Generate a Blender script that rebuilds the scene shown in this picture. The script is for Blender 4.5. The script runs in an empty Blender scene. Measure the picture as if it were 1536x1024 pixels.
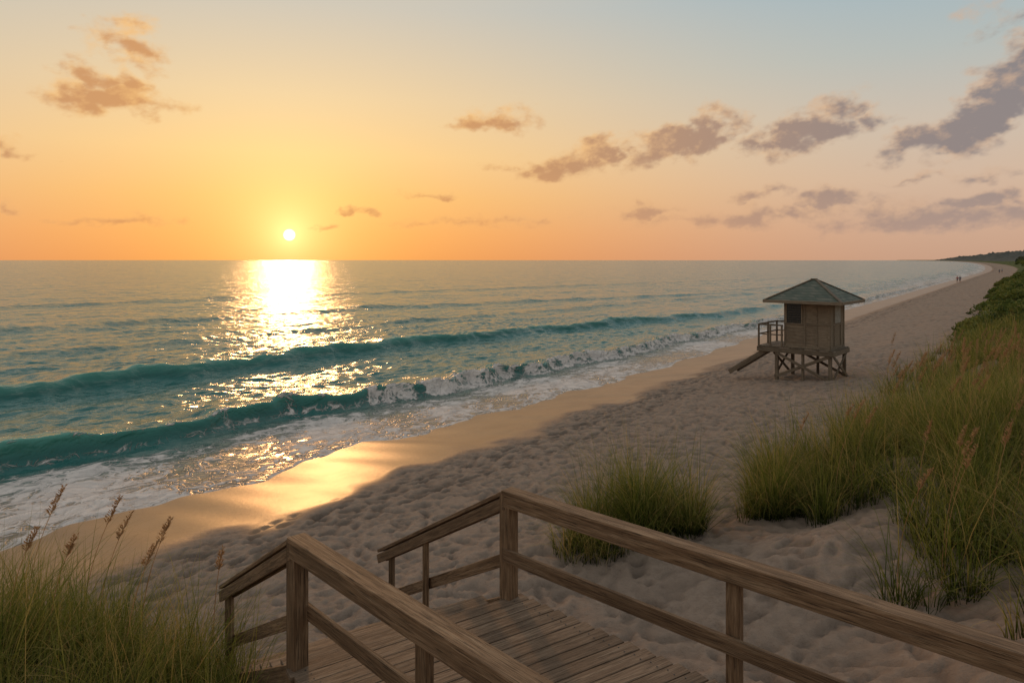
import bpy, math, numpy as np, random
from mathutils import Vector, Matrix, Euler
random.seed(5); rng=np.random.default_rng(7)
sc=bpy.context.scene
sc.view_settings.view_transform='Standard'; sc.view_settings.look='None'; sc.view_settings.exposure=0
CAMZ=6.3
def lin(c):
    return tuple(((x/255)/12.92 if x/255<=0.04045 else ((x/255+0.055)/1.055)**2.4) for x in c)
def lin4(c): return lin(c)+(1,)
# ---------------------------------------------------------------- node helpers
class NT:
    def __init__(s,nt): s.nt=nt; nt.nodes.clear()
    def n(s,t,**k):
        nd=s.nt.nodes.new(t)
        for a,b in k.items(): setattr(nd,a,b)
        return nd
    def set(s,sock,v):
        if v is None: return
        if isinstance(v,bpy.types.NodeSocket): s.nt.links.new(v,sock)
        else: sock.default_value=v
    def math(s,op,a,b=None,c=None,clamp=False):
        nd=s.n('ShaderNodeMath',operation=op,use_clamp=clamp)
        s.set(nd.inputs[0],a); s.set(nd.inputs[1],b); s.set(nd.inputs[2],c)
        return nd.outputs[0]
    def vm(s,op,a,b=None):
        nd=s.n('ShaderNodeVectorMath',operation=op); s.set(nd.inputs[0],a); s.set(nd.inputs[1],b)
        return nd.outputs['Value'] if op in('LENGTH','DOT_PRODUCT','DISTANCE') else nd.outputs[0]
    def mix(s,f,a,b,blend='MIX'):
        nd=s.n('ShaderNodeMix',data_type='RGBA',blend_type=blend,clamp_factor=True)
        s.set(nd.inputs[0],f); s.set(nd.inputs[6],a); s.set(nd.inputs[7],b); return nd.outputs[2]
    def ramp(s,f,pts,interp='LINEAR'):
        nd=s.n('ShaderNodeValToRGB'); nd.color_ramp.interpolation=interp
        e=nd.color_ramp.elements
        while len(e)<len(pts): e.new(0.5)
        for i,(p,c) in enumerate(pts):
            e[i].position=p; e[i].color=c if len(c)==4 else tuple(c)+(1,)
        s.set(nd.inputs[0],f); return nd.outputs[0]
    def mr(s,v,a,b,c=0.0,d=1.0,smooth=True):
        nd=s.n('ShaderNodeMapRange'); nd.interpolation_type='SMOOTHSTEP' if smooth else 'LINEAR'
        s.set(nd.inputs[0],v)
        for i,x in enumerate((a,b,c,d)): s.set(nd.inputs[i+1],x)
        return nd.outputs[0]
    def noise(s,vec,scale,detail=4,rough=0.5,dist=0.0,out=0):
        nd=s.n('ShaderNodeTexNoise'); s.set(nd.inputs['Vector'],vec)
        nd.inputs['Scale'].default_value=scale; nd.inputs['Detail'].default_value=detail
        nd.inputs['Roughness'].default_value=rough; nd.inputs['Distortion'].default_value=dist
        return nd.outputs[out]
    def mapping(s,vec,loc=(0,0,0),rot=(0,0,0),scale=(1,1,1),typ='POINT'):
        nd=s.n('ShaderNodeMapping',vector_type=typ); s.set(nd.inputs[0],vec)
        nd.inputs[1].default_value=loc; nd.inputs[2].default_value=rot; nd.inputs[3].default_value=scale
        return nd.outputs[0]
    def bump(s,h,strength,dist,normal=None):
        nd=s.n('ShaderNodeBump'); nd.inputs['Strength'].default_value=strength; nd.inputs['Distance'].default_value=dist
        s.set(nd.inputs['Height'],h); s.set(nd.inputs['Normal'],normal); return nd.outputs[0]
    def attr(s,name):
        return s.n('ShaderNodeAttribute',attribute_name=name).outputs['Fac']
def newmat(name):
    m=bpy.data.materials.new(name); m.use_nodes=True
    t=NT(m.node_tree); out=t.n('ShaderNodeOutputMaterial'); p=t.n('ShaderNodeBsdfPrincipled')
    t.nt.links.new(p.outputs[0],out.inputs[0]); return m,t,p,out
# ---------------------------------------------------------------- numpy fields
def spectral(N,L,lmin,lmax,seed,aniso=1.0):
    r=np.random.default_rng(seed); f=np.fft.fft2(r.standard_normal((N,N)))
    k=np.fft.fftfreq(N,d=L/N); kx,ky=np.meshgrid(k,k,indexing='ij')
    kk=np.sqrt((kx*aniso)**2+ky**2)+1e-9; lam=1/kk
    w=np.exp(-((np.log(lam)-0.5*(np.log(lmin)+np.log(lmax)))/(0.5*np.log(lmax/lmin)+1e-3))**2)
    g=np.real(np.fft.ifft2(f*w)); return g/g.std()
def fbm(N,L,lmax,beta,seed):
    r=np.random.default_rng(seed); f=np.fft.fft2(r.standard_normal((N,N)))
    k=np.fft.fftfreq(N,d=L/N); kx,ky=np.meshgrid(k,k,indexing='ij'); kk=np.hypot(kx,ky)+1e-9
    w=np.where(kk*lmax<1,(kk*lmax)**2,1.0)*(np.maximum(kk*lmax,1e-3))**(-beta)
    g=np.real(np.fft.ifft2(f*w)); return g/g.std()
def samp(g,L,x,y):
    N=g.shape[0]; u=np.mod(x/L*N,N); v=np.mod(y/L*N,N)
    i=np.floor(u).astype(int); j=np.floor(v).astype(int); fu=u-i; fv=v-j
    i%=N; j%=N; i2=(i+1)%N; j2=(j+1)%N
    return g[i,j]*(1-fu)*(1-fv)+g[i2,j]*fu*(1-fv)+g[i,j2]*(1-fu)*fv+g[i2,j2]*fu*fv
def worley(x,y,cell,seed):
    x=x/cell; y=y/cell; ix=np.floor(x).astype(np.int64); iy=np.floor(y).astype(np.int64)
    d1=np.full(x.shape,9.0); rid=np.zeros(x.shape)
    def h(a,b,k):
        v=np.sin(a*127.1+b*311.7+k*74.7+seed*13.1)*43758.5453; return v-np.floor(v)
    for dx in(-1,0,1):
        for dy in(-1,0,1):
            cx=ix+dx; cy=iy+dy
            px=cx+h(cx,cy,1)*.9; py=cy+h(cx,cy,2)*.9
            d=np.hypot(x-px,y-py); m=d<d1; d1=np.where(m,d,d1); rid=np.where(m,h(cx,cy,3),rid)
    return d1,rid
def sstep(a,b,x):
    t=np.clip((x-a)/(b-a),0,1); return t*t*(3-2*t)
def arr_mesh(name,V,Q,mats,attrs={},smooth=True):
    me=bpy.data.meshes.new(name); k=Q.shape[1]
    me.vertices.add(len(V)); me.vertices.foreach_set('co',V.astype(np.float32).ravel())
    me.loops.add(Q.size); me.loops.foreach_set('vertex_index',Q.astype(np.int32).ravel())
    me.polygons.add(len(Q)); me.polygons.foreach_set('loop_start',np.arange(0,Q.size,k,dtype=np.int32))
    me.update(calc_edges=True)
    if smooth: me.polygons.foreach_set('use_smooth',np.ones(len(Q),dtype=bool))
    for n,a in attrs.items():
        if a.ndim==2:
            at=me.attributes.new(n,'FLOAT_VECTOR','POINT'); at.data.foreach_set('vector',a.astype(np.float32).ravel())
        else:
            at=me.attributes.new(n,'FLOAT','POINT'); at.data.foreach_set('value',a.astype(np.float32))
    for m in mats: me.materials.append(m)
    me.validate(); ob=bpy.data.objects.new(name,me); sc.collection.objects.link(ob); return ob
def grid_mesh(name,P,mats,attrs={}):
    ns,nn,_=P.shape
    idx=np.arange(ns*nn).reshape(ns,nn)
    q=np.stack([idx[:-1,:-1],idx[1:,:-1],idx[1:,1:],idx[:-1,1:]],-1).reshape(-1,4)
    return arr_mesh(name,P.reshape(-1,3),q,mats,{k:(v.reshape(-1,3) if v.ndim==3 else v.reshape(-1)) for k,v in attrs.items()})
# ---------------------------------------------------------------- shore frame
NS0=17.4
_es=np.array([-50,-10,5.5,12,15.8,18,26.5,30,37,46,60,72,95,130,200,300]); _en=np.array([.2,.3,.5,.2,.7,.1,-.2,-.4,-.5,-.3,.3,.2,.6,.2,.5,0])
def nshore(s):
    return NS0+0.003*np.clip(s-400,0,None)**1.4
def edge(s):
    return np.interp(s,_es,_en)+.22*np.sin(s*.95+.5)*sstep(120,60,s)+(.12*np.sin(s*2.1)+.06*np.sin(s*4.7+2))*sstep(45,28,s)
_hn=np.array([-3000,-60,-20,-6,-2,0,3,6.6,10,13,17.4,20,30,60,1e5]); _hh=np.array([8,6,4.6,3.8,3.1,2.6,1.75,1.3,.95,.62,0,-.25,-1.2,-4,-5])
_tn=np.arange(-30,30,.05); _th=np.interp(_tn,_hn,_hh); _k=np.hanning(61); _k/=_k.sum(); _ts=np.convolve(np.pad(_th,30,'edge'),_k,'valid')
def hbase(n): 
    return np.where((n>-29)&(n<29),np.interp(n,_tn,_ts),np.interp(n,_hn,_hh))
FB=spectral(512,60,3,9,3)
def mounds(X,Y):
    g=lambda cx,cy,sx,sy,a:a*np.exp(-((X-cx)/sx)**2-((Y-cy)/sy)**2)
    return g(-4.9,5.9,2.5,1.8,1.65)+g(2.05,11.9,1.1,.9,.22)+g(4.4,12.0,.8,.7,.15)+g(8.5,12,2.5,4,.6)
def ground(X,Y):
    s=.6*X+.8*Y; n=-.8*X+.6*Y
    m=n-nshore(s); nn=m+NS0-edge(s)*sstep(8,16,m+NS0)
    near=sstep(0,10,14.5-nn)
    dune=sstep(5,-2,nn)
    return hbase(nn)+mounds(X,Y)+samp(FB,60,X,Y)*(.05*near+.18*dune)
def toXY(s,n): return .6*s-.8*n,.8*s+.6*n
# ================================================================= SKY / WORLD
SAZ=math.atan((434-768)/1024); SEL=math.radians(2.0)
w=bpy.data.worlds.new("World"); sc.world=w; w.use_nodes=True
t=NT(w.node_tree); wo=t.n('ShaderNodeOutputWorld'); bg=t.n('ShaderNodeBackground'); t.nt.links.new(bg.outputs[0],wo.inputs[0])
tc=t.n('ShaderNodeTexCoord'); D=t.vm('NORMALIZE',tc.outputs['Generated'])
sx=t.n('ShaderNodeSeparateXYZ'); t.set(sx.inputs[0],D); x,y,z=sx.outputs
az=t.math('ARCTAN2',x,y); el=t.math('ARCSINE',z)
elf=t.math('DIVIDE',t.math('MAXIMUM',el,0.0),math.pi/2)
def e(d): return d/90
far=t.ramp(elf,[(e(0),lin((198,158,133))),(e(2.5),lin((205,168,143))),(e(6),lin((210,182,158))),(e(10),lin((204,189,172))),(e(15),lin((181,187,183))),(e(20),lin((162,182,190))),(e(40),lin((174,180,184))),(e(90),lin((170,172,176)))])
nearc=t.ramp(elf,[(e(0),lin((236,150,76))),(e(2),lin((246,165,84))),(e(5),lin((250,186,104))),(e(8.5),lin((250,203,134))),(e(13),lin((237,205,158))),(e(20),lin((206,197,181))),(e(40),lin((196,190,182))),(e(90),lin((170,172,176)))])
daz=t.math('ABSOLUTE',t.math('SUBTRACT',az,SAZ))
sd=Vector((math.sin(SAZ)*math.cos(SEL),math.cos(SAZ)*math.cos(SEL),math.sin(SEL)))
dsun=t.math('ARCCOSINE',t.math('MINIMUM',t.vm('DOT_PRODUCT',D,tuple(sd)),1.0))
fac=t.mr(daz,math.radians(2),math.radians(54),1,0)
col=t.mix(fac,far,nearc)
gl=t.math('POWER',2.718,t.math('MULTIPLY',dsun,-1/math.radians(5.0)))
gl2=t.math('POWER',2.718,t.math('MULTIPLY',dsun,-1/math.radians(1.7)))
def sc_col(c,f):
    nd=t.n('ShaderNodeVectorMath',operation='SCALE'); nd.inputs[0].default_value=c; t.set(nd.inputs['Scale'],f); return nd.outputs[0]
col=t.vm('ADD',col,sc_col((.28,.28,.07),gl)); col=t.vm('ADD',col,sc_col((.5,.46,.24),gl2))
disc=t.mr(dsun,math.radians(.38),math.radians(.50),1,0)
col=t.vm('ADD',col,sc_col((1.5,1.4,1.1),disc))
sky=t.n('ShaderNodeTexSky'); sky.sky_type='NISHITA'; sky.sun_disc=False; sky.sun_elevation=math.radians(9); sky.sun_rotation=SAZ
nd=t.n('ShaderNodeVectorMath',operation='SCALE'); t.set(nd.inputs[0],sky.outputs[0]); nd.inputs['Scale'].default_value=.002
col=t.vm('ADD',col,nd.outputs[0])
t.set(bg.inputs[0],col); bg.inputs[1].default_value=1.0
# ---- clouds: a distant shell, density and tint per vertex
CL=[(165,154,98,20,0,1.2),(150,122,52,20,-8,.95),(198,72,44,30,-25,.62),(125,90,45,18,0,.6),(18,224,42,13,0,1.0),(745,186,58,15,3,1.1),(700,192,30,8,0,.5),
(862,250,76,18,7,1.25),(902,234,34,20,20,1.2),(1005,224,90,25,20,1.5),(1062,196,50,24,10,1.3),(1130,215,36,16,5,.9),(1222,194,72,28,22,1.4),(1300,188,40,14,0,.8),
(1425,206,100,20,12,1.5),(1500,160,105,36,33,1.6),(1565,112,80,44,33,1.5),(670,299,46,7,0,1.0),(538,316,20,5,0,.9),(175,331,85,7,0,.75),(765,249,32,9,0,.65),(10,314,22,6,0,.7),
(1150,326,240,12,1,.7),(1150,292,60,8,8,.7),(1255,302,62,14,0,.95),(1470,306,110,12,3,.95),(965,318,70,9,5,.9),(1480,270,60,10,6,.75),(1130,330,70,14,0,.9),(1345,275,50,5,0,.5),(690,336,90,5,0,.45),(490,337,20,4,0,.6),(1510,30,55,22,25,.5),(1400,328,260,20,0,.95),(760,330,60,5,0,.5),(1900,180,220,50,10,1.2),(-300,200,160,30,0,1.0),(-420,330,200,12,0,.8)]
PXR=1024.0
A1=np.linspace(math.radians(-60),math.radians(60),1400); E1=np.linspace(math.radians(.25),math.radians(23),400)
AA,EE=np.meshgrid(A1,E1,indexing='ij'); U=AA*PXR; Vv=EE*PXR
N1=fbm(1024,1400,110,1.75,41); N2=fbm(1024,1400,100,1.8,42); N3=fbm(1024,1400,100,1.8,43); N4=fbm(1024,700,45,1.5,44)
Uw=U+10*samp(N2,1400,U,Vv*1.5); Vw=Vv+4.0*samp(N3,1400,U,Vv*1.5)
acc=np.full(U.shape,-3.0); up=np.zeros(U.shape)
for (cx,cy,rx,ry,tl,a) in CL:
    A=math.atan((cx-768)/1024); E=math.atan((390-cy)/1024*math.cos(A)); c2=math.cos(A)
    ct,st=math.cos(math.radians(tl)),math.sin(math.radians(tl))
    dx=(Uw-A*PXR)/c2**2; dy=(Vw-E*PXR)/c2
    xa=(dx*ct+dy*st)/(rx*1.3); ya=(-dx*st+dy*ct)/(ry*1.55)
    v=(1-np.hypot(xa,ya*np.where(ya<0,1.3,.9)))*a
    up=np.where(v>acc,ya,up); acc=np.maximum(acc,v)
dens=acc+.15*samp(N1,1400,U,Vv*1.7)+.055*samp(N4,700,U,Vv*1.4)-.03
den=sstep(.05,1.0,dens)
lit=np.clip(.62-.75*den+.45*up+.16*samp(N4,700,U+9,Vv*1.4+14)+.14*samp(N1,1400,U,Vv*1.7+22),0,1)
f=(1-sstep(math.radians(2),math.radians(56),np.abs(AA-SAZ)))[...,None]
L_=lambda c:np.array(lin(c))
dk=L_((136,127,128))*(1-f)+L_((214,152,94))*f; br=L_((210,174,144))*(1-f)+L_((250,194,120))*f
colr=dk*(1-lit[...,None])+br*lit[...,None]
hz=np.clip(1-EE/math.radians(7.5),0,1)[...,None]*.6; colr=colr*(1-hz)+(L_((182,152,138))*(1-f)+L_((230,154,92))*f)*hz
alpha=sstep(-.08,.78,dens)*.90*(1-.5*hz[...,0])
RD=40000.
PP=np.stack([np.sin(AA)*np.cos(EE),np.cos(AA)*np.cos(EE),np.sin(EE)],-1)*RD
m=bpy.data.materials.new('cloud_layer'); m.use_nodes=True; t=NT(m.node_tree); o=t.n('ShaderNodeOutputMaterial'); em=t.n('ShaderNodeEmission'); tr=t.n('ShaderNodeBsdfTransparent'); mx=t.n('ShaderNodeMixShader')
t.set(em.inputs[0],t.n('ShaderNodeAttribute',attribute_name='tint').outputs['Vector']); t.set(mx.inputs[0],t.attr('alpha')); t.nt.links.new(tr.outputs[0],mx.inputs[1]); t.nt.links.new(em.outputs[0],mx.inputs[2]); t.nt.links.new(mx.outputs[0],o.inputs[0])
try: m.cycles.emission_sampling='NONE'
except Exception: pass
idx=np.arange(PP.shape[0]*PP.shape[1]).reshape(PP.shape[:2]); q=np.stack([idx[:-1,:-1],idx[1:,:-1],idx[1:,1:],idx[:-1,1:]],-1).reshape(-1,4)
al=alpha.reshape(-1); q=q[al[q].max(1)>0]
used,inv=np.unique(q,return_inverse=True)
arr_mesh('clouds',PP.reshape(-1,3)[used],inv.reshape(-1,4),[m],{'alpha':al[used],'tint':colr.reshape(-1,3)[used]})
# sun lamp
L=bpy.data.lights.new('sun','SUN'); L.energy=.62; L.angle=math.radians(3.0); L.color=(1,.47,.17)
so=bpy.data.objects.new('sun',L); sc.collection.objects.link(so)
SE=math.radians(10.0); so.rotation_mode='QUATERNION'
so.rotation_quaternion=Vector((math.sin(SAZ)*math.cos(SE),math.cos(SAZ)*math.cos(SE),math.sin(SE))).to_track_quat('Z','Y')
# ================================================================= MATERIALS
def mat_sand():
    m,t,p,o=newmat('sand'); tc=t.n('ShaderNodeTexCoord').outputs['Object']
    wet=t.attr('wet'); veg=t.attr('veg'); dim=t.attr('dim')
    n1=t.noise(tc,.8,4,.6); n2=t.noise(tc,9,5,.7); n3=t.noise(tc,160,2,.7)
    c=t.ramp(n2,[(.3,(.265,.190,.137)),(.7,(.385,.288,.218))])
    c=t.mix(t.mr(n1,.35,.7),c,(.325,.238,.176,1))
    c=t.mix(t.math('MULTIPLY',t.mr(n3,.55,.75),.5),c,(.13,.092,.068,1))
    c=t.mix(t.math('MULTIPLY',dim,.70),c,(.105,.076,.058,1))  # shade inside dimples and footprints, painted into the sand colour
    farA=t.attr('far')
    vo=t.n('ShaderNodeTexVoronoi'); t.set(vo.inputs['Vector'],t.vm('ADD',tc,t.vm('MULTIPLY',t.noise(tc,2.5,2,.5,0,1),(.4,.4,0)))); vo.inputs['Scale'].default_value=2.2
    c=t.mix(t.math('MULTIPLY',t.math('MULTIPLY',t.mr(vo.outputs['Distance'],.05,.5,1,0),farA),.6),c,(.12,.088,.066,1))  # distant hollows get their shade from colour too
    wc=t.ramp(n1,[(.3,(.25,.132,.060)),(.7,(.32,.175,.082))])
    c=t.mix(wet,c,wc)
    gn=t.math('ADD',veg,t.math('MULTIPLY',t.math('SUBTRACT',n1,.5),1.2))
    c=t.mix(t.math('MULTIPLY',t.mr(gn,.3,.8),veg),c,t.ramp(n2,[(.3,(.05,.065,.018)),(.7,(.12,.13,.04))]))
    t.set(p.inputs['Base Color'],c)
    t.set(p.inputs['Roughness'],t.mr(t.math('ADD',wet,t.math('MULTIPLY',t.math('SUBTRACT',n1,.5),.15)),.1,1,.95,.38,False))
    t.set(p.inputs['Specular IOR Level'],t.mr(wet,0,1,.12,.34,False))
    h=t.math('ADD',t.math('MULTIPLY',n2,.8),t.math('MULTIPLY',n3,.12))
    dry=t.math('SUBTRACT',1.0,t.math('MULTIPLY',wet,.90))
    h=t.math('ADD',h,t.math('MULTIPLY',t.math('MULTIPLY',vo.outputs['Distance'],1.9),farA))
    t.set(p.inputs['Normal'],t.bump(t.math('MULTIPLY',h,dry),1.0,.06))
    return m
def mat_water():
    m,t,p,o=newmat('sea_water'); tc=t.n('ShaderNodeTexCoord').outputs['Object']
    foam=t.attr('foam'); sh=t.attr('shallow'); hg=t.attr('hgt')
    R=t.mapping(tc,rot=(0,0,-math.atan2(.8,.6)))        # x along shore, y seaward
    S=t.mapping(R,scale=(.5,1,1))
    wn=t.noise(R,.9,3,.5,0,1)
    FW=t.vm('ADD',t.mapping(R,scale=(.75,1,1)),t.vm('MULTIPLY',wn,(1.6,1.6,0)))
    def lace(scale,wd):
        v=t.n('ShaderNodeTexVoronoi',feature='DISTANCE_TO_EDGE'); t.set(v.inputs['Vector'],FW); v.inputs['Scale'].default_value=scale
        return t.math('SUBTRACT',1.0,t.math('MULTIPLY',v.outputs[0],wd),clamp=True)
    la=t.math('MAXIMUM',lace(1.5,7),t.math('MULTIPLY',lace(3.8,6.5),.85))
    fn=t.noise(FW,2.2,5,.7); fbig=t.noise(R,.35,2,.5)
    v=t.math('ADD',t.math('MULTIPLY',la,.45),t.math('MULTIPLY',fn,.9))
    v=t.math('ADD',v,t.math('MULTIPLY',t.math('SUBTRACT',fbig,.5),.7))
    v=t.math('ADD',v,t.math('SUBTRACT',t.math('MULTIPLY',foam,1.25),1.25))
    ff=t.mr(v,.0,.42)
    ff=t.math('MULTIPLY',ff,t.mr(foam,.02,.15))
    deep=t.ramp(hg,[(0,(.020,.140,.128)),(.35,(.022,.115,.096)),(.75,(.045,.19,.148)),(1,(.095,.30,.23))])  # lighter green up the crest paints in light coming through the wave
    base=t.mix(sh,deep,(.22,.155,.105,1))
    fc=t.ramp(fn,[(.3,(.40,.36,.33)),(.6,(.72,.63,.56))])
    t.set(p.inputs['Base Color'],t.mix(ff,base,fc))
    t.set(p.inputs['Roughness'],t.mr(ff,0,1,.19,.8,False))
    p.inputs['IOR'].default_value=1.333
    b1=t.noise(S,1.1,4,.6,.3); b0=t.noise(t.mapping(R,scale=(.3,1,1)),.22,2,.5)
    calm=t.math('SUBTRACT',1.0,t.math('MULTIPLY',sh,.75))
    h=t.math('ADD',t.math('MULTIPLY',b1,.22),t.math('MULTIPLY',b0,.5))
    h=t.math('MULTIPLY',h,calm)
    h=t.math('ADD',h,t.math('MULTIPLY',t.math('MULTIPLY',ff,fn),.12))
    nb=t.bump(h,1.0,1.0)
    S2=t.mapping(tc,rot=(0,0,-math.atan2(.8,.6)+.25),scale=(.6,1,1))
    c1=t.noise(S2,2.6,3,.6,0,1); c2=t.noise(t.mapping(tc,rot=(0,0,.5),scale=(.45,1,1)),.75,2,.55,0,1)
    v1=t.vm('SUBTRACT',c1,(.5,.5,.5)); v2=t.vm('SUBTRACT',c2,(.5,.5,.5))
    vv=t.vm('ADD',t.vm('MULTIPLY',v1,(.95,.95,0)),t.vm('MULTIPLY',v2,(.5,.5,0)))
    nd=t.n('ShaderNodeVectorMath',operation='SCALE'); t.set(nd.inputs[0],vv); t.set(nd.inputs['Scale'],calm)
    t.set(p.inputs['Normal'],t.vm('NORMALIZE',t.vm('ADD',nb,nd.outputs[0])))
    return m
def mat_wood(name,c1,c2,c3,scale=1.0):
    m,t,p,o=newmat(name); tc=t.n('ShaderNodeTexCoord').outputs['Object']
    oi=t.n('ShaderNodeObjectInfo').outputs['Random']
    off=t.n('ShaderNodeCombineXYZ'); t.set(off.inputs[0],t.math('MULTIPLY',oi,37.0)); t.set(off.inputs[1],t.math('MULTIPLY',oi,11.0)); 
    C=t.vm('ADD',tc,off.outputs[0])
    G=t.mapping(C,scale=(.8*scale,16*scale,16*scale)); g=t.noise(G,2.2,6,.68,.6)
    G2=t.mapping(C,scale=(2.5*scale,90*scale,90*scale)); g2=t.noise(G2,2,3,.6)
    c=t.ramp(g,[(.30,c1),(.5,c2),(.68,c3)])
    c=t.mix(t.math('MULTIPLY',t.mr(g2,.5,.66),.85),c,tuple(x*.3 for x in c1)+(1,))
    st=t.noise(C,1.8,4,.6); c=t.mix(t.math('MULTIPLY',t.mr(st,.5,.75),.5),c,tuple(x*.55 for x in c2)+(1,))
    hs=t.n('ShaderNodeHueSaturation'); t.set(hs.inputs['Color'],c); t.set(hs.inputs['Value'],t.mr(oi,0,1,.75,1.2,False)); 
    t.set(p.inputs['Base Color'],hs.outputs[0]); p.inputs['Roughness'].default_value=.68; p.inputs['Specular IOR Level'].default_value=.3
    t.set(p.inputs['Normal'],t.bump(t.math('ADD',g,t.math('MULTIPLY',g2,-.6)),1,.008)); return m
def mat_leaf(name,stops,trans=.4):
    m,t,p,o=newmat(name); a=t.attr('tone'); hg=t.attr('hgt')
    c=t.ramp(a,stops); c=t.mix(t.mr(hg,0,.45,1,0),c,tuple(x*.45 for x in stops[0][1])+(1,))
    t.set(p.inputs['Base Color'],c); p.inputs['Roughness'].default_value=.6; p.inputs['Specular IOR Level'].default_value=.2
    tr=t.n('ShaderNodeBsdfTranslucent'); t.set(tr.inputs[0],c); mx=t.n('ShaderNodeMixShader'); mx.inputs[0].default_value=trans
    t.nt.links.new(p.outputs[0],mx.inputs[1]); t.nt.links.new(tr.outputs[0],mx.inputs[2]); t.nt.links.new(mx.outputs[0],o.inputs[0]); return m
def mat_plain(name,c,r=.7,var=.25,sc_=8):
    m,t,p,o=newmat(name); tc=t.n('ShaderNodeTexCoord').outputs['Object']; n=t.noise(tc,sc_,4,.6)
    t.set(p.inputs['Base Color'],t.ramp(n,[(.3,tuple(x*(1-var) for x in c)),(.7,tuple(x*(1+var) for x in c))])); p.inputs['Roughness'].default_value=r; return m
M_sand=mat_sand(); M_water=mat_water()
M_wood=mat_wood('weathered_wood',(.10,.053,.025),(.22,.125,.064),(.34,.215,.122))
M_deck=mat_wood('deck_wood',(.12,.072,.042),(.215,.138,.086),(.31,.215,.14))
M_tow=mat_wood('tower_painted_wood',(.20,.142,.09),(.25,.18,.118),(.29,.218,.145),.7)
M_towd=mat_wood('tower_timber',(.12,.08,.05),(.175,.125,.08),(.24,.175,.115),.7)
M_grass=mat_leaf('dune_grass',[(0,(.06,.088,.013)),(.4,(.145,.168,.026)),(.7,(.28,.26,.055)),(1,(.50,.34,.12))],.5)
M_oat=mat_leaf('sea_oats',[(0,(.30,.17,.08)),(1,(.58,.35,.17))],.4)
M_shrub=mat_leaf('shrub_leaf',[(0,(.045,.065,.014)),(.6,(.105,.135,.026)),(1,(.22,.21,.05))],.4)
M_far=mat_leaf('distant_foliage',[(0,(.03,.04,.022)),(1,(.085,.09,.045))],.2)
# ================================================================= TERRAIN
def axis(a,b,fine,g,far):
    out=[a]; 
    while out[-1]<b: out.append(out[-1]+fine)
    st=fine
    while out[-1]<far: st*=1+g; out.append(out[-1]+st)
    return np.array(out)
sa=axis(0,26,.055,.010,14000); sa=np.concatenate([-axis(.5,1,.5,.12,1500)[::-1],sa])
nf=axis(-2,17.8,.055,.04,120); nf2=-axis(2.1,3,.1,.05,2500)[::-1]; ma=np.concatenate([nf2,nf])-NS0
Sg,Mg=np.meshgrid(sa,ma,indexing='ij'); Ng=Mg+nshore(Sg); X,Y=toXY(Sg,Ng)
Z=ground(X,Y); nn=Mg+NS0
ds=np.gradient(sa)[:,None]*np.ones_like(Mg)
sw=.35*np.sin(Sg*.8)*sstep(90,50,Sg)+.25*samp(FB,60,X*2,Y*2)*sstep(60,35,Sg)
dryk=sstep(13.6,12.4,nn+sw)
wx=X+.12*samp(FB,60,X*5,Y*5); wy=Y+.12*samp(FB,60,Y*5,X*5)
d1,r1=worley(wx,wy,.38,1); d2,r2=worley(wx+5,wy,.22,2)
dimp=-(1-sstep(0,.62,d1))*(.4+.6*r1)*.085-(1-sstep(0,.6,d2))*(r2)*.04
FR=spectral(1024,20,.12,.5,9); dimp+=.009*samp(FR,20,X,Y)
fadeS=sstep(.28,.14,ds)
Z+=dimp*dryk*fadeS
d3,r3=worley(Sg*.75,nn*1.4,.42,4); trail=0
for c0,wd in((12.3,.5),(11.2,.3)):
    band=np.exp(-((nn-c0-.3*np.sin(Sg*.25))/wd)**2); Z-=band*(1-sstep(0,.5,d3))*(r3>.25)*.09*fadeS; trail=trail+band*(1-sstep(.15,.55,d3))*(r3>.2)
wet=sstep(12.6,13.8,nn+sw)
veg=sstep(3.6,1.5,nn)*sstep(26,34,Sg)+sstep(1.5,-2,nn)*sstep(12,24,Sg); veg=np.clip(veg,0,1)
shadek=np.clip(np.clip(-dimp/.095,0,1)*dryk*fadeS+trail*1.1,0,1)  # mask for the painted shade in dimples and footprint trail
ter=grid_mesh('beach_sand_ground',np.stack([X,Y,Z],-1),[M_sand],{'wet':wet,'veg':veg,'dim':shadek,'far':(1-fadeS)*dryk})
# ================================================================= SEA
ss=axis(-2,48,.13,.02,16000); ss=np.concatenate([-axis(2.2,3,.3,.1,4000)[::-1],ss])
na=axis(13.8,40,.11,.022,22000)-NS0
Sg,Mg=np.meshgrid(ss,na,indexing='ij'); Ng=Mg+nshore(Sg); N=Mg+NS0
F1=spectral(1024,120,2.5,8,21,2.2); F2=spectral(1024,40,.5,1.6,22,1.6); F3=spectral(512,200,12,40,23,2.5); F4=spectral(1024,16,.12,.5,24,1)
f1=samp(F1,120,Sg,Ng); f2=samp(F2,40,Sg,Ng); f3=samp(F3,200,Sg,Ng); f4=samp(F4,16,Sg,Ng)
off=sstep(19,26,N); fade=1/(1+np.clip(Ng-60,0,None)/150)
H=off*(.045*f1+.020*f2*sstep(90,60,N)*sstep(80,55,Sg)+.05*f3*fade)
dN=np.zeros_like(H); foam=np.zeros_like(H); hg=np.zeros_like(H)
wob=samp(FB,60,Sg*.8,Sg*0+3.3); wob2=samp(FB,60,Sg*2.5,Sg*0+13.3)*sstep(120,70,Sg)
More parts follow.
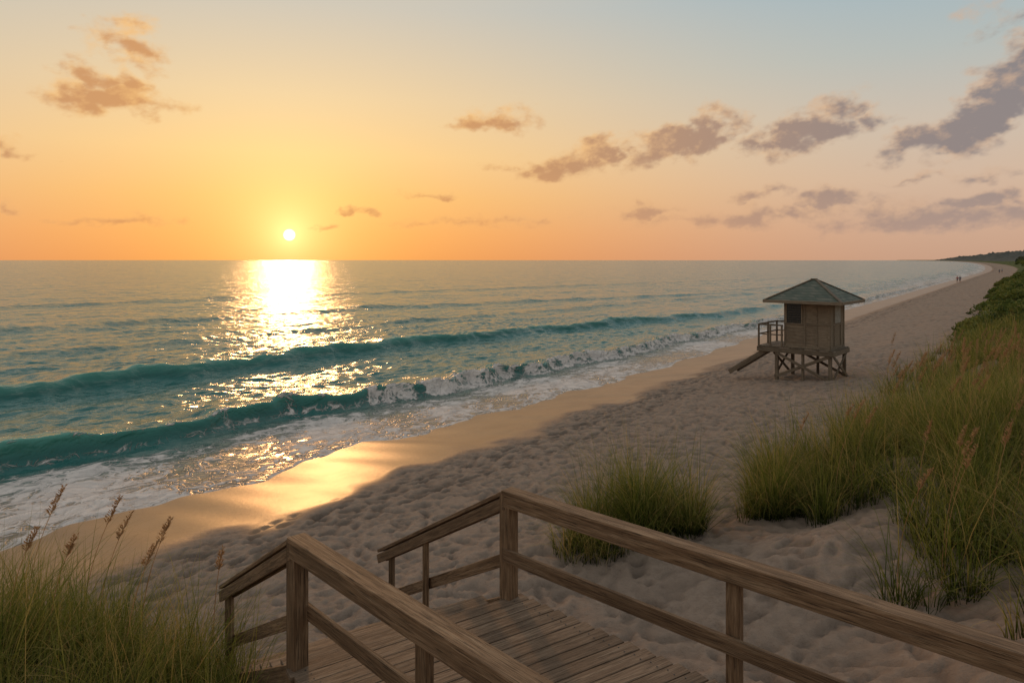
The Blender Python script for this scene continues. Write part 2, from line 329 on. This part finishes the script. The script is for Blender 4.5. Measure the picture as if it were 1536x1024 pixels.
def wave(cs,cn,As,Aa,rise,back,k,curl):
    global H,dN,hg
    nc=np.interp(Sg,cs,cn)+.30*wob+.08*wob2; A=np.interp(Sg,As,Aa)*(1+.06*wob2+.08*wob); q=N-nc
    r=rise*(.7+.3*A/max(Aa))
    u=np.clip(q/r,0,1); front=np.where(q<r,sstep(0,1,u)**1.15,0)
    b=np.where(q>=r,np.exp(-((q-r)/back)**1.25),0); pr=(front+b)*(q>0)
    tr=-.10*np.exp(-((q+1.0)/1.0)**2)
    H+=A*(pr+tr*.7); dN-=curl*A*pr**2.5*(q<r*2.2)
    hg=np.maximum(hg,pr*np.clip(A/.8,0,1)*(q<r*1.6)); return q,r,A,pr
q,r,A,pr=wave([-20,7,16,25,42,64,100,160],[23.9,23.8,23.7,21.9,21.1,20,19.2,18.6],[-30,5,16,24,40,64,100,200,300],[.64,.72,.68,.62,.48,.38,.30,.2,0],1.05,2.4,0,.5)
brk=sstep(13,24,Sg+2.5*wob2)
lip=np.exp(-((q-r*.95)/.22)**2)*sstep(-.5,.8,wob2+.9*brk+.4*f2)
foam=np.maximum(foam,lip*(.74+.15*brk))
body=sstep(-.7,.1,q)*sstep(r+.8,r*.7,q)*brk*np.clip(A/.3,0,1); foam=np.maximum(foam,body*(.78+.10*f2+.12*wob2))
foam=np.maximum(foam,.55*sstep(-.1,.3,q)*sstep(.7,.35,q)*(A>.1))
H+=body*(.035*f4+.05*np.abs(f2))
swash=sstep(.6,-1.2,q)*np.clip(A/.15,0,1)
foam=np.maximum(foam,swash*(.66+.10*wob))
foam=np.maximum(foam,(sstep(r+3.2,r,q)*sstep(r*.8,r,q))*.45)
q,r,A,pr=wave([-20,10,34,51,76,120],[36.2,36,34.8,32,26.2,24],[-30,5,35,60,90,140,260],[.74,.78,.66,.5,.36,.25,0],1.7,2.9,0,.25)
foam=np.maximum(foam,np.exp(-((q-r)/.25)**2)*.33*sstep(20,60,Sg)+np.exp(-((q-r)/.25)**2)*.75*sstep(.9,1.8,wob2)*sstep(30,55,Sg))
wave([-20,20,60,120],[69,69,65,45],[-30,10,60,140,300],[.38,.40,.32,.25,0],3,4,0,.1)
wave([-20,20,60,160],[52,51.5,47,35],[-30,10,60,140,300],[.16,.16,.24,.2,0],2,3,0,.1)
wave([-20,20,60,260],[104,104,100,60],[-30,10,60,180,400],[.30,.30,.30,.25,0],4,6,0,.1)
farS=sstep(80,200,Sg)*sstep(26,6,N-NS0)*sstep(9000,3000,Sg)
foam=np.maximum(foam,farS*(.50+.5*np.clip(np.sin(N*.9+2*wob+Sg*.01),0,1)))
E=edge(Sg); mm=Mg-E
foam=np.maximum(foam,.78*np.exp(-((mm-.12)/.16)**2))
foam+=.18*np.clip(f1*.5+f2*.3,0,1)*swash
shallow=sstep(7.5,.3,mm)*.95
H=np.where(mm<1.5,H*np.clip(mm/1.5,0,1),H)+.035*sstep(0,.35,mm)*sstep(3,1,mm)
X,Y=toXY(Sg,Ng+dN); 
sea=grid_mesh('sea_water',np.stack([X,Y,H],-1),[M_water],{'foam':np.clip(foam,0,1),'shallow':shallow*(1-np.clip(hg*2,0,1)),'hgt':hg})
# ================================================================= boards helper
def empty(name,loc=(0,0,0),rz=0):
    o=bpy.data.objects.new(name,None); o.location=loc; o.rotation_euler=(0,0,rz); sc.collection.objects.link(o); return o
def boxmesh(name,sx,sy,sz,bev,mat):
    import bmesh
    bm=bmesh.new(); bmesh.ops.create_cube(bm,size=1); bmesh.ops.scale(bm,vec=(sx,sy,sz),verts=bm.verts)
    if bev: bmesh.ops.bevel(bm,geom=bm.edges[:],offset=bev,segments=2,profile=.6,affect='EDGES')
    me=bpy.data.meshes.new(name); bm.to_mesh(me); bm.free(); me.materials.append(mat); return me
def board(name,parent,p0,p1,w,h,mat,bev=.006,up=(0,0,1),ext=0):
    p0=Vector(p0); p1=Vector(p1); d=(p1-p0); L=d.length+2*ext; d.normalize(); upv=Vector(up)
    if abs(d.dot(upv))>.99: upv=Vector((1,0,0))
    yv=upv.cross(d).normalized(); zv=d.cross(yv)
    M=Matrix((d,yv,zv)).transposed().to_4x4(); M.translation=(p0+p1)/2
    o=bpy.data.objects.new(name,boxmesh(name,L,w,h,bev,mat)); o.parent=parent; o.matrix_local=M; sc.collection.objects.link(o); return o
# ================================================================= BOARDWALK
bw=empty('boardwalk_stairs',(0,0,0))
RT=CAMZ-2.13; DZ=CAMZ-3.13
PR=Vector((-.03,6.36)); PL=Vector((-1.66,5.28))
dR=Vector((.735,-.678)); dL=Vector((.695,-.719))
dS=Vector((-.69,1.0,-.655))
V3=lambda p,z:Vector((p[0],p[1],z))
M_screw=mat_plain('screw_metal',(.05,.04,.035),.5)
def rail(P0,dr,tstairs,stposts,posts,inner,tag):
    end=P0+dr*6.0; nrm=Vector((-dr[1],dr[0]))*inner
    board('rail_cap',bw,V3(P0,RT-.018),V3(end,RT-.018),.148,.036,M_wood,.007,ext=.03)
    for sgn in(1,-1):
        o=nrm*sgn*.052
        board('rail_side_board',bw,V3(P0+o,RT-.037-.058),V3(end+o,RT-.037-.058),.034,.115,M_wood,.006)
    o=nrm*.066
    board('mid_rail',bw,V3(P0+o,DZ+.41),V3(end+o,DZ+.41),.036,.12,M_wood,.006)
    for tt in posts:
        p=P0+dr*tt
        ob=board('post',bw,V3(p,DZ-1.6),V3(p,RT-.038),.105 if tt else .125,.068 if tt else .125,M_wood,.008,up=(0,0,1))
        d=Vector((0,0,1)); yv=Vector((dr[0],dr[1],0)).normalized(); zv=d.cross(yv)
        M=Matrix((d,yv,zv)).transposed().to_4x4(); M.translation=(V3(p,DZ-1.6)+V3(p,RT-.038))/2; ob.matrix_local=M
    a=V3(P0,RT-.022); b=a+dS*tstairs
    board('stair_rail_cap',bw,a,b,.135,.036,M_wood,.007)
    sn=Vector((1,.69,0)).normalized()
    zz=Vector((0,0,-.1))
    for sgn in(1,-1):
        board('stair_rail_side_board',bw,a+zz+sn*sgn*.052,b+zz+sn*sgn*.052,.032,.105,M_wood,.006)
    zz=Vector((0,0,-.62))
    board('stair_mid_rail',bw,a+zz+sn*.06,b+zz+sn*.06-dS*.1,.034,.115,M_wood,.006)
    for tt in stposts:
        p=a+dS*tt; board('stair_post',bw,(p.x,p.y,p.z-2.0),(p.x,p.y,p.z-.05),.09,.066,M_wood,.006)
    c=V3(P0,DZ-.14); board('stringer',bw,c,c+dS*3.0,.05,.28,M_wood,.006)
rail(PR,dR,2.36,(1.37,2.12),(0,2.20,4.4),-1,'R')
rail(PL,dL,2.05,(1.9,),(0,1.63,3.3,5.0),1,'L')
tt=0.0
while tt<5.8:
    a=PL+dL*(tt+.07)*.93; b=PR+dR*(tt+.07)
    dd=(b-a).normalized(); a2=a-dd*.10; b2=b+dd*.12
    board('deck_plank',bw,V3(a2,DZ-.02+random.uniform(-.003,.003)),V3(b2,DZ-.02),.132,.038,M_deck,.006)
    for q_ in(a+dd*.02,(a+b)/2,b-dd*.02):
        for s2 in(-.035,.035):
            px=q_+Vector((-dd[1],dd[0]))*s2; ob=bpy.data.objects.new('screw',boxmesh('screw',.011,.011,.004,.001,M_screw)); ob.parent=bw; ob.location=V3(px,DZ+.001); sc.collection.objects.link(ob)
    tt+=.149
for P0,dr in((PL,dL),(PR,dR)): board('deck_joist',bw,V3(P0,DZ-.15),V3(P0+dr*5.6,DZ-.15),.05,.20,M_wood,.005)
mid=(PL+PR)/2; board('deck_joist',bw,V3(mid,DZ-.15),V3(mid+(dL+dR)*.5*5.5,DZ-.15),.05,.2,M_wood,.005)
for k in range(1,10):
    f=dS*(.27*k); a=V3(PL,DZ-.02)+f; b=V3(PR,DZ-.02)+f
    board('stair_tread',bw,a,b,.28,.04,M_deck,.006)
# ================================================================= TOWER
TX,TY=13.1,29.6; phi=math.radians(-42)
TZ=float(ground(np.array(TX),np.array(TY)))-.02
tw=empty('lifeguard_tower',(TX,TY,TZ),phi)
B=lambda n,p0,p1,w_,h_,m=M_towd,bv=.008,up=(0,0,1):board(n,tw,p0,p1,w_,h_,m,bv,up)
hc=.94; pz=1.40; wt=pz+2.06
def solid(name,c,s,mat,bev=.01):
    o=bpy.data.objects.new(name,boxmesh(name,s[0],s[1],s[2],bev,mat)); o.parent=tw; o.location=c; sc.collection.objects.link(o); return o
solid('cabin_walls',(0,0,pz+1.03),(2*hc,2*hc,2.05),M_tow)
M_dark=mat_plain('window_dark',(.012,.012,.013),.25)
M_shut=mat_plain('shutter_paint',(.30,.27,.225),.6)
yf=-hc-.015
def vb(x,z0,z1,w_=.07,face='y',nm='batten',d=.03):
    if face=='y': solid(nm,(x,yf,(z0+z1)/2),(w_,d,z1-z0),M_tow,.004)
    else: solid(nm,(hc+.015,x,(z0+z1)/2),(d,w_,z1-z0),M_tow,.004)
def hb(x0,x1,z,h_=.07,face='y',nm='trim',d=.034):
    if face=='y': solid(nm,((x0+x1)/2,yf-.002,z),(x1-x0,d,h_),M_tow,.004)
    else: solid(nm,(hc+.017,(x0+x1)/2,z),(d,x1-x0,h_),M_tow,.004)
for x in(-hc+.04,-.07,.42,hc-.04): vb(x,pz+.02,wt)
hb(-hc,hc,pz+.05,.1); hb(-hc,hc,pz+1.02,.06); hb(-hc,hc,wt-.05,.1)
for k in range(1,7): hb(-hc+.08,-.11,pz+.1+.145*k,.012,d=.012)
for k in range(1,7): hb(-.03,.38,pz+.1+.145*k,.012,d=.012)
solid('window_opening',(-.52,yf+.004,pz+1.48),(.60,.03,.86),M_dark,.004)
for x in(-.85,-.19): vb(x,pz+1.04,pz+1.94,.06,d=.05)
hb(-.87,-.17,pz+1.93,.06,d=.056)
for k in range(7): 
    B('window_lattice',(-.79+.09*k,yf-.018,pz+1.08),(-.79+.09*k,yf-.018,pz+1.9),.008,.008,M_dark,0)
for k in range(8): B('window_lattice',(-.8,yf-.026,pz+1.12+.1*k),(-.24,yf-.026,pz+1.12+.1*k),.008,.008,M_towd,0)
for x in(-hc+.04,hc-.04,-.42,.42): vb(x,pz+.02,wt,.07,'x')
hb(-hc,hc,pz+.05,.1,'x'); hb(-hc,hc,pz+1.02,.06,'x'); hb(-hc,hc,wt-.05,.1,'x')
solid('window_shutter',(hc+.02,0,pz+1.47),(.03,.74,.78),M_shut,.006)
solid('door',(-hc-.012,.1,pz+.98),(.03,.8,1.9),M_shut,.006)
Wr=1.60; ez=wt-.06; rh=.90
vs=[(-Wr,-Wr,ez),(Wr,-Wr,ez),(Wr,Wr,ez),(-Wr,Wr,ez),(-.08,0,ez+rh),(.08,0,ez+rh)]
me=bpy.data.meshes.new('roof'); me.from_pydata(vs,[],[(0,1,5,4),(1,2,5),(2,3,4,5),(3,0,4),(3,2,1,0)])
def mat_shingle():
    m,t,p,o=newmat('roof_shingles'); tc=t.n('ShaderNodeTexCoord').outputs['Object']
    s=t.n('ShaderNodeSeparateXYZ'); t.set(s.inputs[0],tc)
    row=t.math('FRACT',t.math('MULTIPLY',s.outputs[2],9.5)); rowi=t.math('FLOOR',t.math('MULTIPLY',s.outputs[2],9.5))
    cmb=t.n('ShaderNodeCombineXYZ'); t.set(cmb.inputs[0],t.math('MULTIPLY',t.math('ADD',s.outputs[0],s.outputs[1]),5)); t.set(cmb.inputs[1],t.math('MULTIPLY',rowi,3.7))
    wn=t.n('ShaderNodeTexWhiteNoise'); fl=t.vm('FLOOR',cmb.outputs[0]); t.set(wn.inputs['Vector'],fl)
    c=t.ramp(wn.outputs[0],[(0,(.075,.092,.068)),(.5,(.11,.122,.09)),(1,(.15,.145,.108))])
    c=t.mix(t.mr(row,.0,.22,1,0),c,(.04,.04,.03,1))
    t.set(p.inputs['Base Color'],c); p.inputs['Roughness'].default_value=.85
    t.set(p.inputs['Normal'],t.bump(row,.8,.03)); return m
me.materials.append(mat_shingle()); ro=bpy.data.objects.new('roof',me); ro.parent=tw; sc.collection.objects.link(ro)
cs=[(-Wr,-Wr),(Wr,-Wr),(Wr,Wr),(-Wr,Wr)]
for i in range(4):
    a=cs[i]; b=cs[(i+1)%4]; B('fascia',(a[0],a[1],ez-.02),(b[0],b[1],ez-.02),.04,.13,M_tow)
    ap=(.08 if a[0]>0 else -.08,0,ez+rh+.015); B('hip_ridge',(a[0]*.99,a[1]*.99,ez+.03),ap,.13,.03,M_towd)
B('ridge',(-.12,0,ez+rh+.02),(.12,0,ez+rh+.02),.15,.05)
x0,x1,y0,y1=-2.05,1.1,-1.1,1.1
n_=22
for k in range(n_):
    xx=x0+(x1-x0)*(k+.5)/n_; B('platform_plank',(xx,y0,pz-.02),(xx,y1,pz-.02),(x1-x0)/n_-.012,.04)
for yy in(y0,y1): B('platform_beam',(x0,yy,pz-.15),(x1,yy,pz-.15),.06,.2)
for xx in(x0,x1): B('platform_beam',(xx,y0,pz-.15),(xx,y1,pz-.15),.06,.2)
LX=(-1.25,.95); LY=(-.95,.95)
for xx in LX:
    for yy in LY: B('leg',(xx,yy,-.3),(xx,yy,pz-.05),.13,.13)
for yy in LY: B('leg',(-.15,yy,-.3),(-.15,yy,pz-.05),.10,.10)
for yy in LY:
    s_=-.09 if yy<0 else .09
    B('cross_brace',(LX[0],yy+s_,.12),(LX[1],yy+s_,pz-.25),.04,.12); B('cross_brace',(LX[0],yy+s_*1.5,pz-.25),(LX[1],yy+s_*1.5,.12),.04,.12)
for xx in(LX[1]+.09,LX[0]-.09): 
    B('cross_brace',(xx,LY[0],.1),(xx,LY[1],pz-.25),.04,.12); B('cross_brace',(xx*1.04,LY[1],.1),(xx*1.04,LY[0],pz-.25),.04,.12)
for (a,b) in(((x0+.04,y0+.05),(-hc,y0+.05)),((x0+.04,y0+.05),(x0+.04,y1-.05)),((x0+.04,y1-.05),(-hc,y1-.05))):
    for zz in(.92,.5): B('railing_rail',(a[0],a[1],pz+zz),(b[0],b[1],pz+zz),.05,.07 if zz>.6 else .05)
for xx,yy in((x0+.04,y0+.05),(-1.5,y0+.05),(-1.0,y0+.05),(x0+.04,0),(x0+.04,y1-.05),(-1.5,y1-.05)): B('railing_post',(xx,yy,pz),(xx,yy,pz+.93),.07,.07)
for yy in(-1.0,-.2): B('ramp_stringer',(x0+.5,yy,pz-.08),(x0-1.35,yy,.06),.06,.2)
for k in range(12):
    f=(k+.5)/12; B('ramp_tread',(x0+.5-1.85*f,-1.0,pz-.02-1.33*f),(x0+.5-1.85*f,-.2,pz-.02-1.33*f),.13,.03)
# ================================================================= GRASS
def blades(name,base,yaw,Ln,lean,bend,width,tone,mat,seg=5):
    n=len(base); t_=np.linspace(0,1,seg+1)[None,:]
    out=np.stack([np.cos(yaw),np.sin(yaw),0*yaw],-1)
    hor=Ln[:,None]*(lean[:,None]*t_+bend[:,None]*t_**2.3)
    ver=Ln[:,None]*(t_*np.sqrt(np.clip(1-lean[:,None]**2,.1,1))-(.75*bend[:,None]**1.3)*t_**2.8)
    c=base[:,None,:]+out[:,None,:]*hor[:,:,None]; c[:,:,2]+=ver
    wy=yaw+np.pi/2+rng.normal(0,.7,n); wd=np.stack([np.cos(wy),np.sin(wy),0*wy],-1)
    ww=width[:,None]*np.clip(1-t_**1.6,.06,1)*.5
    A=c-wd[:,None,:]*ww[:,:,None]; Bv=c+wd[:,None,:]*ww[:,:,None]
    V=np.stack([A,Bv],2).reshape(-1,3)
    i0=(np.arange(n)[:,None]*(seg+1)+np.arange(seg)[None,:])*2
    Q=np.stack([i0,i0+1,i0+3,i0+2],-1).reshape(-1,4)
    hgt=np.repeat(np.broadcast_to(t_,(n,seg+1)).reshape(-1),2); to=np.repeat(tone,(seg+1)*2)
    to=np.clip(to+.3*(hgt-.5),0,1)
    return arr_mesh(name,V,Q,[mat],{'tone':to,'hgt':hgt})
def tufts(name,cx,cy,nb,L0,spread=.13,wd=.010,dry=.25,seg=5):
    k=len(cx); cx=np.repeat(cx,nb); cy=np.repeat(cy,nb); tl=np.repeat(rng.uniform(.5,1.3,k),nb); tt_=np.repeat(rng.normal(0,.15,k),nb)
    n=len(cx); r=spread*np.sqrt(rng.random(n)); a=rng.uniform(0,2*np.pi,n)
    bx=cx+r*np.cos(a); by=cy+r*np.sin(a); bz=ground(bx,by)-.03
    yaw=a+rng.normal(0,.8,n); 
    lean=np.abs(rng.normal(.21,.19,n)); bend=np.abs(rng.normal(.40,.27,n)); Ln=(L0 if np.isscalar(L0) else np.repeat(L0,nb))*tl*rng.uniform(.4,1.15,n)
    tone=np.clip(rng.normal(.45,.17,n)+tt_+(rng.random(n)<dry*.5)*.4,0,1)
    return blades(name,np.stack([bx,by,bz],-1),yaw,Ln,np.clip(lean,0,.85),np.clip(bend,0,.95),wd*rng.uniform(.6,1.4,n),tone,M_grass,seg)
def right_pts(n,ymin,ymax,xmax):
    ox=[];oy=[]
    while len(ox)<n:
        y_=rng.uniform(ymin,ymax); x_=rng.uniform(4.2,xmax)
        nb=-.8*x_+.6*y_; lim=np.interp(y_,[5.5,7.5,9.5,13,15,30],[.3,.4,1.3,3.5,3.1,3.3])+.5*math.sin(y_*1.7)+.3*math.sin(y_*4.1)
        if nb<lim and x_<.80*y_+2.5 and nb>-7:
            if nb>lim-1.6 and rng.random()<.62: continue
            if math.sin(x_*2.3+1)*math.sin(y_*1.9)>.45: continue
            ox.append(x_); oy.append(y_)
    return np.array(ox),np.array(oy)
cx,cy=right_pts(920,6.0,16,14); tufts('dune_grass',cx,cy,42,1.5,.2,.011,.5)
cx,cy=right_pts(900,15,34,28); tufts('dune_grass.001',cx,cy,30,1.25,.28,.017,.45,4)
def ell(n,c,rx,ry):
    a=rng.uniform(0,2*np.pi,n); r=np.sqrt(rng.random(n)); return c[0]+rx*r*np.cos(a),c[1]+ry*r*np.sin(a)
cx,cy=ell(66,(2.3,12.0),1.12,.6); tufts('dune_grass.002',cx,cy,50,1.65,.18,.010,.4)
cx,cy=ell(24,(1.35,11.3),.55,.35); tufts('dune_grass.003',cx,cy,30,.9,.2,.010,.9)
cx,cy=ell(28,(4.55,12.2),.55,.35); tufts('dune_grass.004',cx,cy,46,1.4,.18,.010,.4)
cx,cy=ell(60,(5.5,13.2),.8,.9); tufts('dune_grass.005',cx,cy,44,1.5,.2,.011,.4)
lx=[];ly=[]
while len(lx)<520:
    x_=rng.uniform(-7.5,-1.7); y_=rng.uniform(4.1,8.2)
    if x_<-1.95-.42*(y_-5) and y_ < 7.3-(x_+3)*.25: lx.append(x_); ly.append(y_)
tufts('dune_grass.006',np.array(lx),np.array(ly),46,1.12,.2,.0085,.35)
cx,cy=ell(22,(-1.98,5.15),.25,.6); tufts('dune_grass.007',cx,cy,28,1.0,.2,.008,.6)
def oats(name,pts,hs):
    V=[];Q=[];to=[];hg_=[]
    def ribbon(pl,w0,w1,tone):
        st=len(V)
        for k,p in enumerate(pl):
            f=k/(len(pl)-1); w_=w0*(1-f)+w1*f
            V.append((p[0]-w_,p[1],p[2])); V.append((p[0]+w_,p[1],p[2])); to.extend([tone]*2); hg_.extend([1]*2)
            if k: Q.append((st+2*k-2,st+2*k-1,st+2*k+1,st+2*k))
    for (px,py),h in zip(pts,hs):
        z0=float(ground(np.array(px),np.array(py))); yaw=random.uniform(-.9,.9); ox,oy=math.cos(yaw)*.22,math.sin(yaw)*.22
        pl=[(px+ox*h*f**2.2,py+oy*h*f**2.2,z0+h*(f-.06*f**3)) for f in np.linspace(0,1,12)]
        ribbon(pl,.0045,.003,random.uniform(0,.4))
        for k in range(60):
            f=.80+.2*random.random(); b=Vector((px+ox*h*f**2.2,py+oy*h*f**2.2,z0+h*(f-.06*f**3)))
            u=(f-.8)/.2; a=random.uniform(0,6.28); l=.05*(1-.6*u)+.016; d=Vector((math.cos(a)*.38,math.sin(a)*.38,.5)).normalized()
            m_=b+d*l; tip=m_+Vector((d.x*.6,d.y*.6,.1))*l
            ribbon([tuple(b),tuple(b*.4+m_*.6),tuple(m_),tuple(tip)],.002,.002,.3)
            ribbon([tuple(m_-d*l*.35),tuple(m_),tuple(tip)],.008,.001,random.random())
    return arr_mesh(name,np.array(V),np.array(Q),[M_oat],{'tone':np.array(to),'hgt':np.array(hg_)},False)
LP=[]; LH=[]
for (u,v,yy) in((60,735,6.6),(232,768,6.8),(98,800,6.2),(144,742,7.0),(166,775,7.1),(35,790,6.0),(212,822,6.3),(340,800,7.2)):
    X_=(u-768)/1024*yy-.15; z_=CAMZ-(v-390)/1024*yy; LP.append((X_,yy)); LH.append(z_-float(ground(np.array(X_),np.array(yy)))+.05)
oats('sea_oats',LP,LH)
cx,cy=right_pts(170,8,24,17); oats('sea_oats.001',list(zip(cx,cy)),list(rng.uniform(1.5,2.2,170)))
# ================================================================= SHRUBS & TREES
def leafmass(name,C,R,per,size,mat,flat=.75):
    n=len(C)*per; c=np.repeat(C,per,0); r=np.repeat(R,per)
    d=rng.normal(size=(n,3)); d/=np.linalg.norm(d,axis=1)[:,None]; d[:,2]=np.abs(d[:,2])*1.0-.12
    rr=r*(.62+.42*rng.random(n)**.6); p=c+d*rr[:,None]*np.array([1,1,flat])
    u=rng.normal(size=(n,3)); u/=np.linalg.norm(u,axis=1)[:,None]; v=np.cross(u,rng.normal(size=(n,3))); v/=np.linalg.norm(v,axis=1)[:,None]
    sz=np.repeat(size,per)[:,None]*rng.uniform(.6,1.3,(n,1))
    V=np.stack([p-u*sz,p+v*sz*.5,p+u*sz,p-v*sz*.5],1).reshape(-1,3); Q=np.arange(n*4).reshape(n,4)
    tone=np.clip(np.repeat(rng.uniform(.1,.8,len(C)),per)+rng.normal(0,.15,n)+.2*d[:,2],0,1)
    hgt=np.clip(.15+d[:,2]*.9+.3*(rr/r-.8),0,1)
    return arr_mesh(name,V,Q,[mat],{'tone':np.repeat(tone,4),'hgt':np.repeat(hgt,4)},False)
def strip(n,s0,s1,n0,n1,r0,r1,pw=1.0):
    s_=s0+(s1-s0)*rng.random(n)**pw; m_=rng.uniform(n0,n1,n); x_,y_=toXY(s_,m_+nshore(s_)-NS0); z_=ground(x_,y_); r_=rng.uniform(r0,r1,n)
    return np.stack([x_,y_,z_],-1),r_,s_
C,R,s_=strip(420,46,190,-9,2.9,.7,1.5,1.5); leafmass('dune_shrubs',C,R,330,.055+.0012*s_,M_shrub)
C,R,s_=strip(50,38,60,-4,2.6,.6,1.1); leafmass('sea_grape_shrubs',C,R,420,.06+0*s_,M_shrub)
C,R,s_=strip(420,150,650,-60,-3,2,4.5,1.3); leafmass('dune_thicket',C,R,130,.2+.0009*s_,M_shrub,.8)
C,R,s_=strip(340,180,1000,-70,-16,4.5,9,1.2); leafmass('distant_trees',C,R,160,.45+.0006*s_,M_far,1.0)
hs_=np.concatenate([np.linspace(600,2200,260),np.linspace(2210,7400,420)]); hm=np.linspace(-12,-420,26)
Sg,Mg=np.meshgrid(hs_,hm,indexing='ij'); X,Y=toXY(Sg,Mg+nshore(Sg)); FH=spectral(512,1600,25,120,31)
pf=np.sin(np.clip((-Mg-12)/200,0,1)*math.pi/2)
tall=np.interp(Sg,[600,1500,3200,6000,7200,7400],[12,22,30,24,10,1])
Zh=pf*(tall*(1+.2*samp(FH,1600,X,Y)))+1
def mat_head():
    m,t,p,o=newmat('headland_woods'); tc=t.n('ShaderNodeTexCoord').outputs['Object']; n=t.noise(tc,.04,6,.7)
    t.set(p.inputs['Base Color'],t.ramp(n,[(.3,(.07,.075,.065)),(.7,(.14,.13,.11))])); p.inputs['Roughness'].default_value=.95; p.inputs['Specular IOR Level'].default_value=.05; return m  # greyed base colour puts the distance haze into the woods
grid_mesh('headland',np.stack([X,Y,Zh],-1),[mat_head()])
# ================================================================= distant people
def person(name,x_,y_,shirt,rz,stride=.16):
    z_=float(ground(np.array(x_),np.array(y_)))
    J={'pel':(0,0,.95,.15),'che':(0,.02,1.3,.17),'nk':(0,.02,1.48,.06),'hd':(0,.03,1.58,.09),'ht':(0,.03,1.72,.07),
       'sl':(-.19,.02,1.4,.06),'el':(-.25,-.05,1.12,.045),'hl':(-.24,.06,.86,.03),'sr':(.19,.02,1.4,.06),'er':(.25,.07,1.12,.045),'hr':(.24,.16,.88,.03),
       'kl':(-.1,stride*.5,.5,.07),'fl':(-.1,stride,.06,.045),'tl':(-.1,stride+.14,.03,.035),'kr':(.1,-stride*.3,.5,.07),'fr':(.1,-stride,.08,.045),'tr':(.1,-stride+.14,.03,.035)}
    E=[('pel','che'),('che','nk'),('nk','hd'),('hd','ht'),('che','sl'),('sl','el'),('el','hl'),('che','sr'),('sr','er'),('er','hr'),('pel','kl'),('kl','fl'),('fl','tl'),('pel','kr'),('kr','fr'),('fr','tr')]
    ks=list(J); me=bpy.data.meshes.new(name); me.from_pydata([J[k][:3] for k in ks],[(ks.index(a),ks.index(b)) for a,b in E],[])
    ob=bpy.data.objects.new(name,me); sc.collection.objects.link(ob); ob.location=(x_,y_,z_); ob.rotation_euler=(0,0,rz)
    ob.modifiers.new('skin','SKIN')
    for i,k in enumerate(ks):
        try: me.skin_vertices[0].data[i].radius=(J[k][3],J[k][3]*.85)
        except Exception: pass
    try: me.skin_vertices[0].data[0].use_root=True
    except Exception: pass
    ss_=ob.modifiers.new('sub','SUBSURF'); ss_.levels=1; ss_.render_levels=1
    m,t,p,o=newmat(name+'_clothes_skin'); tc=t.n('ShaderNodeTexCoord').outputs['Object']; s=t.n('ShaderNodeSeparateXYZ'); t.set(s.inputs[0],tc)
    t.set(p.inputs['Base Color'],t.ramp(t.math('DIVIDE',s.outputs[2],2.0),[(0,(.35,.2,.14)),(.3,(.04,.05,.08)),(.49,shirt),(.735,(.4,.24,.17)),(.83,(.05,.03,.02))],'CONSTANT'))
    me.materials.append(m)
for nm,u,yy,shirt,rz in(('person_walking',1440,168,(.08,.08,.10),-.6),('person_walking.001',1436,171,(.3,.08,.06),-.5),('person_walking.002',1503,262,(.25,.25,.27),2.4),('person_walking.003',1499,255,(.06,.06,.08),2.5)):
    person(nm,(u-768)/1024*yy,yy,shirt,rz)
# ================================================================= CAMERA
cam=bpy.data.cameras.new('camera'); co=bpy.data.objects.new('camera',cam); sc.collection.objects.link(co); sc.camera=co
cam.lens=24; cam.sensor_width=36; cam.clip_end=90000; cam.clip_start=.05; cam.shift_y=-(512-390)/1536
co.location=(0,0,CAMZ); co.rotation_euler=(math.radians(90),0,0)
